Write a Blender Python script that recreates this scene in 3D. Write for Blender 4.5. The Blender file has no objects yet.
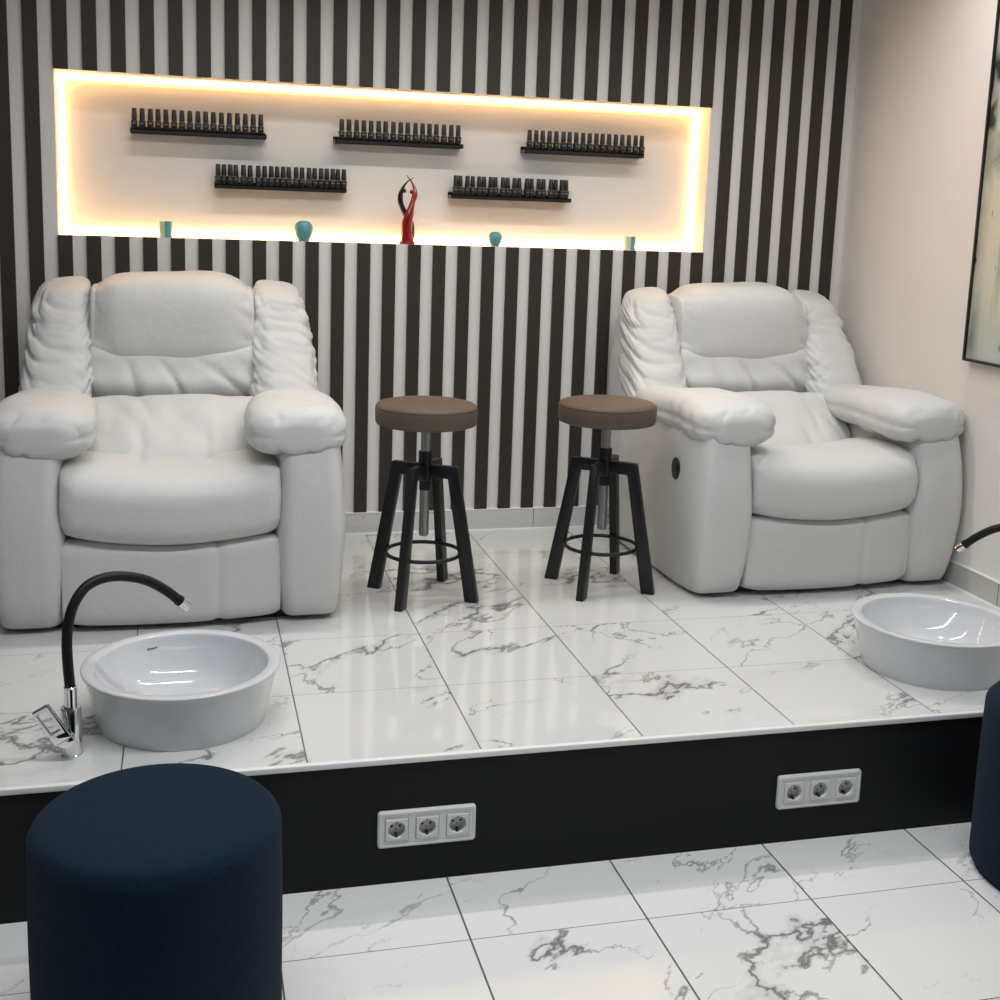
import bpy, bmesh, math, random
from mathutils import Vector, Matrix, noise
from math import sin, cos, pi, radians, atan2, sqrt, exp
random.seed(7)
S = bpy.context.scene
COL = S.collection

# ------------------------------------------------------------------ helpers
def new_obj(name, bm, mat, parent=None, smooth=True, loc=None, recalc=True):
    if recalc:
        bmesh.ops.recalc_face_normals(bm, faces=bm.faces[:])
    me = bpy.data.meshes.new(name)
    bm.to_mesh(me); bm.free()
    if smooth:
        me.polygons.foreach_set('use_smooth', [True] * len(me.polygons))
    for m in (mat if isinstance(mat, (list, tuple)) else [mat]):
        me.materials.append(m)
    o = bpy.data.objects.new(name, me)
    COL.objects.link(o)
    if parent: o.parent = parent
    if loc: o.location = loc
    return o

def auto_smooth(o, ang=35):
    me = o.data
    me.polygons.foreach_set('use_smooth', [True] * len(me.polygons))
    bm = bmesh.new(); bm.from_mesh(me)
    for e in bm.edges:
        if len(e.link_faces) == 2 and e.calc_face_angle(0) > radians(ang):
            e.smooth = False
    bm.to_mesh(me); bm.free()
    return o

def empty(name, label, cat, loc=(0, 0, 0), rz=0, group=None):
    o = bpy.data.objects.new(name, None); COL.objects.link(o)
    o.location = loc; o.rotation_euler = (0, 0, rz); o.empty_display_size = .05
    o['label'] = label; o['category'] = cat
    if group: o['group'] = group
    return o

def tag(o, label, cat, group=None):
    o['label'] = label; o['category'] = cat
    if group: o['group'] = group
    return o

def struct(o, label=None):
    o['kind'] = 'structure'
    if label: o['label'] = label
    return o

def add_box(bm, x0, x1, y0, y1, z0, z1, bevel=0, seg=2):
    vs = [bm.verts.new((x, y, z)) for x in (x0, x1) for y in (y0, y1) for z in (z0, z1)]
    fs = [(0, 1, 3, 2), (4, 6, 7, 5), (0, 4, 5, 1), (2, 3, 7, 6), (0, 2, 6, 4), (1, 5, 7, 3)]
    faces = [bm.faces.new([vs[i] for i in f]) for f in fs]
    if bevel:
        es = set(e for f in faces for e in f.edges)
        bmesh.ops.bevel(bm, geom=list(es), offset=bevel, segments=seg, profile=.5, affect='EDGES')
    return vs

def box(name, x0, x1, y0, y1, z0, z1, mat, parent=None, bevel=0, seg=2):
    bm = bmesh.new(); add_box(bm, x0, x1, y0, y1, z0, z1, bevel, seg)
    o = new_obj(name, bm, mat, parent, smooth=False)
    if bevel: auto_smooth(o, 50)
    return o

def lathe(name, prof, mat, parent=None, n=64, ang=35, loc=None, sx=1, sy=1):
    bm = bmesh.new(); rings = []
    for r, z in prof:
        if r < 1e-6: rings.append([bm.verts.new((0, 0, z))])
        else: rings.append([bm.verts.new((r * cos(2 * pi * i / n) * sx, r * sin(2 * pi * i / n) * sy, z)) for i in range(n)])
    for a, b in zip(rings, rings[1:]):
        if len(a) == 1 and len(b) == 1: continue
        for i in range(n):
            j = (i + 1) % n
            if len(a) == 1: bm.faces.new((a[0], b[j], b[i]))
            elif len(b) == 1: bm.faces.new((a[i], a[j], b[0]))
            else: bm.faces.new((a[i], a[j], b[j], b[i]))
    return auto_smooth(new_obj(name, bm, mat, parent, loc=loc), ang)

def catmull(pts, t):
    n = len(pts) - 1
    x = t * n; i = min(int(x), n - 1); f = x - i
    p1, p2 = pts[i], pts[i + 1]
    p0 = pts[i - 1] if i > 0 else p1 * 2 - p2
    p3 = pts[i + 2] if i + 2 <= n else p2 * 2 - p1
    return .5 * ((2 * p1) + (p2 - p0) * f + (2 * p0 - 5 * p1 + 4 * p2 - p3) * f * f + (3 * p1 - p0 - 3 * p2 + p3) * f ** 3)

def tube(name, pts, r, mat, parent=None, n=16, res=8, caps=True, closed=False):
    P = [Vector(p) for p in pts]
    if closed: path = P
    else: path = [catmull(P, i / (res * (len(P) - 1))) for i in range(res * (len(P) - 1) + 1)]
    bm = bmesh.new(); rings = []
    N = len(path); up = None
    for i, p in enumerate(path):
        if closed: t = (path[(i + 1) % N] - path[i - 1]).normalized()
        else: t = (path[min(i + 1, N - 1)] - path[max(i - 1, 0)]).normalized()
        if up is None:
            up = t.orthogonal().normalized()
        up = (up - t * up.dot(t)).normalized(); s = t.cross(up)
        rings.append([bm.verts.new(p + (up * cos(2 * pi * k / n) + s * sin(2 * pi * k / n)) * r) for k in range(n)])
    rr = list(zip(rings, rings[1:] + ([rings[0]] if closed else [])))
    for a, b in rr:
        for k in range(n):
            bm.faces.new((a[k], a[(k + 1) % n], b[(k + 1) % n], b[k]))
    if caps and not closed:
        bm.faces.new(rings[0]); bm.faces.new(rings[-1])
    return auto_smooth(new_obj(name, bm, mat, parent), 50)

def spow(v, e): return math.copysign(abs(v) ** e, v)

def pillow(name, secs, mat, parent=None, n=2.6, k=5.0, nu=64, nv=72, disp=None, k2=None, taper=1.0):
    """soft upholstered volume: secs = [(centre, half axis a, half axis b)...] along its length"""
    C = [Vector(s[0]) for s in secs]; A = [Vector(s[1]) for s in secs]; B = [Vector(s[2]) for s in secs]
    bm = bmesh.new(); rings = []; info = {}
    for i in range(nu + 1):
        t = i / nu
        u = .35 * t + .65 * (1 - cos(pi * t)) / 2
        d = 2 * u - 1
        kk = k if d < 0 or k2 is None else k2
        s = max(0.0, 1 - abs(d) ** kk) ** (1 / kk)
        c, a, b = catmull(C, u), catmull(A, u), catmull(B, u)
        if i in (0, nu):
            v = bm.verts.new(c); rings.append([v]); info[v] = (u, 0.0); continue
        ring = []
        for j in range(nv):
            th = 2 * pi * j / nv
            v = bm.verts.new(c + a * (spow(cos(th), 2 / n) * s) + b * (spow(sin(th), 2 / n) * s))
            info[v] = (u, th); ring.append(v)
        rings.append(ring)
    for p, q in zip(rings, rings[1:]):
        for j in range(nv):
            l = (j + 1) % nv
            if len(p) == 1: bm.faces.new((p[0], q[l], q[j]))
            elif len(q) == 1: bm.faces.new((p[j], p[l], q[0]))
            else: bm.faces.new((p[j], p[l], q[l], q[j]))
    bmesh.ops.recalc_face_normals(bm, faces=bm.faces[:])
    if disp:
        bm.normal_update()
        mv = [(v, v.normal * disp(v.co, info[v][0], info[v][1], v.normal)) for v in bm.verts]
        for v, d in mv: v.co += d
    return new_obj(name, bm, mat, parent)

def copy_tree(o, parent=None):
    c = o.copy(); COL.objects.link(c); c.parent = parent
    for ch in list(o.children): copy_tree(ch, c)
    return c

# ------------------------------------------------------------------ materials
def nodes(name):
    m = bpy.data.materials.new(name); m.use_nodes = True
    nt = m.node_tree
    return m, nt, nt.nodes, nt.links, nt.nodes['Principled BSDF']

def mat(name, col, rough=.5, metal=0, spec=.5, bump=0, bscale=300, coat=0, sheen=0, var=0, vscale=8):
    m, nt, N, L, B = nodes(name)
    B.inputs['Base Color'].default_value = (*col, 1)
    B.inputs['Roughness'].default_value = rough
    B.inputs['Metallic'].default_value = metal
    B.inputs['Specular IOR Level'].default_value = spec
    B.inputs['Coat Weight'].default_value = coat
    B.inputs['Coat Roughness'].default_value = .05
    B.inputs['Sheen Weight'].default_value = sheen
    tc = N.new('ShaderNodeTexCoord')
    if var:
        nz = N.new('ShaderNodeTexNoise'); nz.inputs['Scale'].default_value = vscale; nz.inputs['Detail'].default_value = 4
        L.new(tc.outputs['Object'], nz.inputs['Vector'])
        mx = N.new('ShaderNodeMix'); mx.data_type = 'RGBA'
        mx.inputs['A'].default_value = (*[c * (1 - var) for c in col], 1)
        mx.inputs['B'].default_value = (*[min(1, c * (1 + var)) for c in col], 1)
        L.new(nz.outputs['Fac'], mx.inputs['Factor']); L.new(mx.outputs['Result'], B.inputs['Base Color'])
    if bump:
        nz = N.new('ShaderNodeTexNoise'); nz.inputs['Scale'].default_value = bscale; nz.inputs['Detail'].default_value = 3
        L.new(tc.outputs['Object'], nz.inputs['Vector'])
        b = N.new('ShaderNodeBump'); b.inputs['Strength'].default_value = bump; b.inputs['Distance'].default_value = .002
        L.new(nz.outputs['Fac'], b.inputs['Height']); L.new(b.outputs['Normal'], B.inputs['Normal'])
    return m

def marble(name, ox, oy, tw, th, grout_x=.0035, grout_y=.0018, base=(.70, .71, .70), horizontal=True, seed=0.0, rough=.035, ior=1.0):
    """polished white porcelain tile: jagged thin grey veins, offset tile by tile, dark grout"""
    m, nt, N, L, B = nodes(name)
    tc = N.new('ShaderNodeTexCoord')
    def math_(op, a, b=None, c=None):
        n = N.new('ShaderNodeMath'); n.operation = op
        for i, v in enumerate((a, b, c)):
            if v is None: continue
            if isinstance(v, (int, float)): n.inputs[i].default_value = v
            else: L.new(v, n.inputs[i])
        return n.outputs[0]
    sep = N.new('ShaderNodeSeparateXYZ'); L.new(tc.outputs['Object'], sep.inputs[0])
    X = sep.outputs['X']; Y = sep.outputs['Y'] if horizontal else sep.outputs['Z']
    tx = math_('DIVIDE', math_('SUBTRACT', X, ox), tw); ty = math_('DIVIDE', math_('SUBTRACT', Y, oy), th)
    ix = math_('FLOOR', tx); iy = math_('FLOOR', ty)
    fx = math_('SUBTRACT', tx, ix); fy = math_('SUBTRACT', ty, iy)
    comb = N.new('ShaderNodeCombineXYZ'); L.new(ix, comb.inputs[0]); L.new(iy, comb.inputs[1]); comb.inputs[2].default_value = seed
    wn = N.new('ShaderNodeTexWhiteNoise'); wn.noise_dimensions = '3D'; L.new(comb.outputs[0], wn.inputs['Vector'])
    off = N.new('ShaderNodeVectorMath'); off.operation = 'MULTIPLY'; off.inputs[1].default_value = (40, 40, 40)
    L.new(wn.outputs['Color'], off.inputs[0])
    loc = N.new('ShaderNodeCombineXYZ')
    L.new(math_('MULTIPLY', fx, tw), loc.inputs[0]); L.new(math_('MULTIPLY', fy, th), loc.inputs[1])
    # rotate so that the veins run to the back right, then stretch along them
    mp = N.new('ShaderNodeMapping'); mp.vector_type = 'TEXTURE'
    mp.inputs['Rotation'].default_value = (0, 0, radians(38)); mp.inputs['Scale'].default_value = (1.9, 1, 1)
    L.new(loc.outputs[0], mp.inputs['Vector'])
    ad = N.new('ShaderNodeVectorMath'); ad.operation = 'ADD'; L.new(mp.outputs[0], ad.inputs[0]); L.new(off.outputs[0], ad.inputs[1])
    def veins(scale, width, dist, thr, detail=5, rough=.55, shift=0.0):
        nz = N.new('ShaderNodeTexNoise'); nz.inputs['Scale'].default_value = scale
        nz.inputs['Detail'].default_value = detail; nz.inputs['Roughness'].default_value = rough
        nz.inputs['Distortion'].default_value = dist
        sh = N.new('ShaderNodeVectorMath'); sh.operation = 'ADD'; sh.inputs[1].default_value = (shift, shift * .7, shift * 1.3)
        L.new(ad.outputs[0], sh.inputs[0]); L.new(sh.outputs[0], nz.inputs['Vector'])
        d = math_('ABSOLUTE', math_('SUBTRACT', nz.outputs['Fac'], .5))
        msk = N.new('ShaderNodeTexNoise'); msk.inputs['Scale'].default_value = scale * 1.6; msk.inputs['Detail'].default_value = 2
        sh2 = N.new('ShaderNodeVectorMath'); sh2.operation = 'ADD'; sh2.inputs[1].default_value = (7.7 + shift, 3.1, 1.9)
        L.new(ad.outputs[0], sh2.inputs[0]); L.new(sh2.outputs[0], msk.inputs['Vector'])
        mr = N.new('ShaderNodeMapRange'); mr.inputs['From Min'].default_value = thr; mr.inputs['From Max'].default_value = thr + .16
        L.new(msk.outputs['Fac'], mr.inputs['Value'])
        w = math_('MULTIPLY_ADD', mr.outputs[0], width, .0004)
        v = math_('SUBTRACT', 1, math_('DIVIDE', d, w))
        v = math_('MAXIMUM', v, 0.0)
        v = math_('POWER', v, .6)
        return math_('MULTIPLY', v, mr.outputs[0])
    v1 = veins(2.1, .0105, .25, .43, 7, .58)
    v2 = veins(2.8, .0060, .4, .46, 7, .58, 5.3)
    v3 = veins(2.1, .034, .25, .50, 7, .58)
    vv = math_('MAXIMUM', v1, math_('MULTIPLY', v2, .75))
    vv = math_('MAXIMUM', vv, math_('MULTIPLY', v3, .30))
    cl = N.new('ShaderNodeTexNoise'); cl.inputs['Scale'].default_value = 3; L.new(ad.outputs[0], cl.inputs['Vector'])
    bc = N.new('ShaderNodeMix'); bc.data_type = 'RGBA'
    bc.inputs['A'].default_value = (*[c * .95 for c in base], 1); bc.inputs['B'].default_value = (*base, 1)
    L.new(cl.outputs['Fac'], bc.inputs['Factor'])
    vc = N.new('ShaderNodeMix'); vc.data_type = 'RGBA'; vc.inputs['B'].default_value = (.13, .13, .13, 1)
    L.new(bc.outputs['Result'], vc.inputs['A']); L.new(math_('MULTIPLY', vv, .92), vc.inputs['Factor'])
    # grout
    ex = math_('MULTIPLY', math_('MINIMUM', fx, math_('SUBTRACT', 1, fx)), tw)
    ey = math_('MULTIPLY', math_('MINIMUM', fy, math_('SUBTRACT', 1, fy)), th)
    gx = math_('LESS_THAN', ex, grout_x / 2); gy = math_('LESS_THAN', ey, grout_y / 2)
    g = math_('MAXIMUM', gx, gy)
    gc = N.new('ShaderNodeMix'); gc.data_type = 'RGBA'; gc.inputs['B'].default_value = (.10, .10, .095, 1)
    L.new(vc.outputs['Result'], gc.inputs['A']); L.new(g, gc.inputs['Factor'])
    L.new(gc.outputs['Result'], B.inputs['Base Color'])
    L.new(math_('MULTIPLY_ADD', g, .5, rough), B.inputs['Roughness'])
    B.inputs['Specular IOR Level'].default_value = ior
    wav = N.new('ShaderNodeTexNoise'); wav.inputs['Scale'].default_value = 5; wav.inputs['Detail'].default_value = 1
    L.new(tc.outputs['Object'], wav.inputs['Vector'])
    b = N.new('ShaderNodeBump'); b.inputs['Strength'].default_value = .25; b.inputs['Distance'].default_value = .004
    L.new(wav.outputs['Fac'], b.inputs['Height']); L.new(b.outputs['Normal'], B.inputs['Normal'])
    return m

def emission(name, col, strength):
    m = bpy.data.materials.new(name); m.use_nodes = True
    N = m.node_tree.nodes; N.clear()
    e = N.new('ShaderNodeEmission'); e.inputs[0].default_value = (*col, 1); e.inputs[1].default_value = strength
    o = N.new('ShaderNodeOutputMaterial'); m.node_tree.links.new(e.outputs[0], o.inputs[0])
    return m

def slat_material():
    m, nt, N, L, B = nodes('dark_wood_slat')
    tc = N.new('ShaderNodeTexCoord'); mp = N.new('ShaderNodeMapping'); mp.inputs['Scale'].default_value = (60, 60, 1.2)
    nz = N.new('ShaderNodeTexNoise'); nz.inputs['Scale'].default_value = 2; nz.inputs['Detail'].default_value = 5
    L.new(tc.outputs['Object'], mp.inputs[0]); L.new(mp.outputs[0], nz.inputs['Vector'])
    mx = N.new('ShaderNodeMix'); mx.data_type = 'RGBA'
    mx.inputs['A'].default_value = (.019, .014, .010, 1); mx.inputs['B'].default_value = (.033, .023, .016, 1)
    L.new(nz.outputs['Fac'], mx.inputs['Factor']); L.new(mx.outputs['Result'], B.inputs['Base Color'])
    B.inputs['Roughness'].default_value = .55
    return m

def leather():
    m, nt, N, L, B = nodes('white_faux_leather')
    B.inputs['Base Color'].default_value = (.60, .605, .60, 1); B.inputs['Roughness'].default_value = .48
    B.inputs['Specular IOR Level'].default_value = .38
    tc = N.new('ShaderNodeTexCoord')
    n1 = N.new('ShaderNodeTexNoise'); n1.inputs['Scale'].default_value = 13; n1.inputs['Detail'].default_value = 3; n1.inputs['Distortion'].default_value = 1.2
    n2 = N.new('ShaderNodeTexVoronoi'); n2.inputs['Scale'].default_value = 420
    L.new(tc.outputs['Object'], n1.inputs['Vector']); L.new(tc.outputs['Object'], n2.inputs['Vector'])
    b1 = N.new('ShaderNodeBump'); b1.inputs['Strength'].default_value = .35; b1.inputs['Distance'].default_value = .006
    b2 = N.new('ShaderNodeBump'); b2.inputs['Strength'].default_value = .12; b2.inputs['Distance'].default_value = .001
    L.new(n1.outputs['Fac'], b1.inputs['Height']); L.new(n2.outputs['Distance'], b2.inputs['Height'])
    L.new(b1.outputs['Normal'], b2.inputs['Normal']); L.new(b2.outputs['Normal'], B.inputs['Normal'])
    return m

def artwork():
    m, nt, N, L, B = nodes('abstract_canvas')
    tc = N.new('ShaderNodeTexCoord'); sep = N.new('ShaderNodeSeparateXYZ'); L.new(tc.outputs['Object'], sep.inputs[0])
    def nz(scale, sc, det=6, dist=0.0):
        mp = N.new('ShaderNodeMapping'); mp.inputs['Scale'].default_value = sc
        n = N.new('ShaderNodeTexNoise'); n.inputs['Scale'].default_value = scale; n.inputs['Detail'].default_value = det; n.inputs['Distortion'].default_value = dist
        L.new(tc.outputs['Object'], mp.inputs[0]); L.new(mp.outputs[0], n.inputs['Vector']); return n.outputs['Fac']
    def mr(v, a, b, c=0, d=1):
        n = N.new('ShaderNodeMapRange'); n.inputs[1].default_value = a; n.inputs[2].default_value = b; n.inputs[3].default_value = c; n.inputs[4].default_value = d
        L.new(v, n.inputs[0]); return n.outputs[0]
    def mul(a, b, op='MULTIPLY'):
        n = N.new('ShaderNodeMath'); n.operation = op; L.new(a, n.inputs[0]); L.new(b, n.inputs[1]); return n.outputs[0]
    cr = N.new('ShaderNodeValToRGB'); L.new(nz(2.2, (1, 1, .6)), cr.inputs[0])
    e = cr.color_ramp.elements
    e[0].position = .35; e[0].color = (.32, .36, .33, 1); e[1].position = .62; e[1].color = (.60, .58, .46, 1)
    x = cr.color_ramp.elements.new(.5); x.color = (.50, .52, .46, 1)
    dark = N.new('ShaderNodeMix'); dark.data_type = 'RGBA'; dark.inputs['B'].default_value = (.02, .03, .028, 1)
    L.new(cr.outputs[0], dark.inputs['A'])
    # ragged black band around two thirds up, dripping down
    band = mul(mr(sep.outputs['Z'], .60, .72), mr(sep.outputs['Z'], 1.06, .98))
    blot = mr(nz(7, (1, 1, .8), 8, .6), .38, .50)
    drip = mul(mr(nz(9, (1, 3.2, .22), 4), .56, .64), mr(sep.outputs['Z'], .10, .75))
    left = mul(mr(sep.outputs['Y'], .475, .530), mr(nz(10, (1, 1, .5), 5), .38, .62, .25, .85))
    spots = mr(nz(24, (1, 1.4, .45), 3), .67, .72)
    f = mul(mul(band, blot), drip, 'MAXIMUM'); f = mul(f, left, 'MAXIMUM'); f = mul(f, spots, 'MAXIMUM')
    L.new(f, dark.inputs['Factor']); L.new(dark.outputs['Result'], B.inputs['Base Color'])
    B.inputs['Roughness'].default_value = .5
    return m

M = {}
M['leather'] = leather()
M['wall'] = mat('painted_wall', (.78, .735, .695), .75, bump=.05, bscale=180, spec=.3)
M['niche'] = mat('niche_paint', (.74, .72, .69), .8, spec=.2)
M['gap'] = mat('pale_grey_panel', (.70, .68, .66), .7, spec=.3, bump=.04)
M['slat'] = slat_material()
M['riser'] = mat('black_riser', (.006, .007, .0085), .6, spec=.25, bump=.03, bscale=90)
M['ceiling'] = mat('ceiling_paint', (.75, .75, .75), .9)
M['roomwall'] = mat('room_wall_paint', (.20, .20, .20), .9)
M['nosing'] = mat('white_edge_profile', (.82, .83, .83), .3)
M['tile'] = marble('marble_tile_platform', -.2596 - .4 * 12, -.7441 - .4022 * 12, .40, .4022)
M['tile2'] = marble('marble_tile_floor', .0651 - .4034 * 12, -2.2006 - .4034 * 12, .4034, .4034, grout_x=.0045, grout_y=.0022, base=(.85, .86, .855), seed=4.0, rough=.20, ior=.55)
M['skirt'] = marble('marble_skirting', .515 - .297 * 14, -1, .297, 3.0, grout_x=.003, base=(.60, .60, .59), horizontal=False, seed=2.0)
M['black_metal'] = mat('black_powder_metal', (.012, .012, .014), .38, metal=.3, spec=.5)
M['black_plastic'] = mat('black_plastic', (.012, .012, .013), .3)
M['rubber'] = mat('black_rubber_hose', (.005, .006, .007), .5, spec=.3)
M['chrome'] = mat('chrome', (.82, .83, .85), .06, metal=1)
M['screw'] = mat('brushed_steel_screw', (.30, .31, .31), .32, metal=1)
M['seat'] = mat('brown_stool_leather', (.105, .076, .058), .5, spec=.35, bump=.25, bscale=420)
M['ceramic'] = mat('white_glazed_ceramic', (.60, .625, .66), .06, coat=.4)
M['blue'] = mat('navy_felt', (.0055, .0175, .037), .95, spec=.12, bump=.9, bscale=650, sheen=.04, var=.45, vscale=130)
M['plate'] = mat('white_socket_plastic', (.72, .73, .74), .3)
M['socket'] = mat('socket_well_shade', (.50, .51, .52), .35)  # well floor greyer than the plate: shade of the recess put into its colour
M['hole'] = mat('dark_hole', (.01, .01, .01), .6)
M['shelf'] = mat('black_acrylic_shelf', (.018, .015, .013), .3)
M['cap'] = mat('black_bottle_cap', (.014, .012, .011), .38)
M['glass'] = mat('dark_bottle_glass', (.035, .028, .024), .18)
M['labelm'] = mat('bottle_print', (.22, .20, .18), .5)
M['teal'] = mat('teal_wax', (.09, .30, .30), .45)
M['mint'] = mat('pale_mint_wax', (.48, .62, .46), .5)
M['red'] = mat('red_glaze', (.23, .008, .010), .12, coat=.5)
M['blk_glaze'] = mat('black_glaze', (.012, .010, .009), .1, coat=.5)
M['frame'] = mat('black_picture_frame', (.010, .010, .010), .4)
M['art'] = artwork()
M['led'] = emission('warm_led_strip', (1.0, .53, .18), 32)
M['ink'] = mat('dark_print', (.03, .03, .035), .4)

# ------------------------------------------------------------------ room shell
W = 2.0835; D = 1.949; H = .309; XL = -3.6; YF = -6.8; ZC = 2.42
NX0, NX1, NZ0, NZ1, ND = -.943, 1.4699, 1.1034, 1.6605, .125
# back wall with the recessed niche cut into it
bm = bmesh.new()
def quad(pts): bm.faces.new([bm.verts.new(p) for p in pts])
x0, x1, z0, z1 = XL, W + .1, -H, ZC
quad([(x0, 0, z0), (x1, 0, z0), (x1, 0, NZ0), (x0, 0, NZ0)])
quad([(x0, 0, NZ1), (x1, 0, NZ1), (x1, 0, z1), (x0, 0, z1)])
quad([(x0, 0, NZ0), (NX0, 0, NZ0), (NX0, 0, NZ1), (x0, 0, NZ1)])
quad([(NX1, 0, NZ0), (x1, 0, NZ0), (x1, 0, NZ1), (NX1, 0, NZ1)])
quad([(x0, .3, z0), (x1, .3, z0), (x1, .3, z1), (x0, .3, z1)])
wb = struct(new_obj('wall_back', bm, M['gap'], smooth=False, recalc=False))
bm = bmesh.new()
quad([(NX0, ND, NZ0), (NX1, ND, NZ0), (NX1, ND, NZ1), (NX0, ND, NZ1)])
quad([(NX0, 0, NZ0), (NX1, 0, NZ0), (NX1, ND, NZ0), (NX0, ND, NZ0)])
quad([(NX0, 0, NZ1), (NX1, 0, NZ1), (NX1, ND, NZ1), (NX0, ND, NZ1)])
quad([(NX0, 0, NZ0), (NX0, ND, NZ0), (NX0, ND, NZ1), (NX0, 0, NZ1)])
quad([(NX1, 0, NZ0), (NX1, ND, NZ0), (NX1, ND, NZ1), (NX1, 0, NZ1)])
new_obj('niche_lining', bm, M['niche'], wb, smooth=False, recalc=False)
# upright dark slats on the back wall (a surface pattern of that wall)
P = (1.987 + 1.042) / 32; SWD = .0480; ST = .011
bm = bmesh.new()
for i in range(-26, 33):
    xa = -1.0385 + i * P; xb = xa + SWD
    mid = (xa + xb) / 2
    if NX0 - .01 < mid < NX1 + .01:
        add_box(bm, xa, xb, -ST, 0, .084, NZ0); add_box(bm, xa, xb, -ST, 0, NZ1, ZC)
    else:
        add_box(bm, xa, xb, -ST, 0, .084, ZC)
new_obj('wall_slats', bm, M['slat'], wb, smooth=False)
struct(box('wall_right', W, W + .1, YF, .3, -H, ZC, M['wall']))
struct(box('wall_left', XL - .1, XL, YF, .3, -H, ZC, M['roomwall']))
struct(box('wall_front', XL, W, YF - .1, YF, -H, ZC, M['roomwall']))
struct(box('ceiling', XL - .1, W + .1, YF - .1, .3, ZC, ZC + .1, M['ceiling']))
struct(box('floor', XL, W, YF, 0, -H - .05, -H, M['tile2']), 'polished white marble tiles with grey veins at the lower level')
# raised platform: tiled deck, black riser with two socket cut-outs, white edge profile
pf = struct(box('trim_1', XL, W, -D + .01, -.0, -.03, 0, M['tile']), 'raised platform deck of polished white marble tiles')
SOCK = [(-.101, .129), (.901, 1.131)]; SZ0, SZ1 = -.216, -.1275
bm = bmesh.new()
def riser_rect(xa, xb, za, zb):
    add_box(bm, xa, xb, -D, -D + .012, za, zb)
xs = XL
for a, b in SOCK:
    riser_rect(xs, a + .012, -H, -.012); riser_rect(a + .012, b - .012, -H, SZ0 + .010); riser_rect(a + .012, b - .012, SZ1 - .010, -.012); xs = b - .012
riser_rect(xs, W, -H, -.012)
struct(new_obj('trim_2', bm, M['riser'], smooth=False), 'black painted front face of the raised platform')
struct(box('trim_3', XL, W, -D - .006, -D + .010, -.013, .0008, M['nosing'], bevel=.002), 'white edge profile along the platform step')
# tile skirtings
b1 = struct(box('baseboard_back', XL, W, -.010, 0, 0, .080, M['skirt']))
box('skirting_cap', XL, W, -.0115, 0, .080, .084, M['nosing'], b1)
b2 = struct(box('baseboard_right', W - .010, W, -D, -.010, 0, .080, mat('grey_skirting_tile', (.52, .50, .47), .25, var=.08, vscale=5)))
box('skirting_cap', W - .0115, W, -D, -.0115, .080, .084, M['nosing'], b2)
bm = bmesh.new()
for y in (-.39, -.79, -1.19, -1.59): add_box(bm, W - .0104, W - .0099, y - .0012, y + .0012, 0, .080)
new_obj('skirting_joint', bm, M['hole'], b2, smooth=False)
struct(box('trim_4', W - .026, W - .010, -D, -.01, 0, .003, M['nosing']), 'pale sealing line at foot of right skirting')
struct(box('trim_5', XL, W - .026, -.026, -.010, 0, .003, M['nosing']), 'pale sealing line at foot of back skirting')
# LED strip hidden at the back corner round the niche
led = empty('led_strip', 'warm white light strip glowing round the edge of the wall niche', 'light strip', ((NX0 + NX1) / 2, ND, NZ0))
def ledbar(x0, x1, y0, y1, z0, z1):
    b = bmesh.new(); add_box(b, x0 - led.location.x, x1 - led.location.x, y0 - ND, y1 - ND, z0 - NZ0, z1 - NZ0)
    new_obj('light_bar', b, M['led'], led, smooth=False)
t = .007
ledbar(NX0 + .006, NX1 - .006, ND - t - .001, ND - .001, NZ1 - .013, NZ1 - .004)
ledbar(NX0 + .006, NX1 - .006, ND - t - .001, ND - .001, NZ0 + .004, NZ0 + .020)
ledbar(NX0 + .004, NX0 + .013, ND - t - .001, ND - .001, NZ0 + .022, NZ1 - .016)
ledbar(NX1 - .013, NX1 - .004, ND - t - .001, ND - .001, NZ0 + .022, NZ1 - .016)

# ------------------------------------------------------------------ reclining chairs
def fold(u, v, seed, f=9, w=.8, sharp=1.6):
    """elongated soft creases: ridged noise, long in v, tight in u"""
    p = Vector((u * f + .6 * noise.noise(Vector((v * 1.3, u * 3, seed))), v * w, seed))
    r = 1 - abs(noise.noise(p)) * 2.6
    return max(0, r) ** sharp

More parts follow.
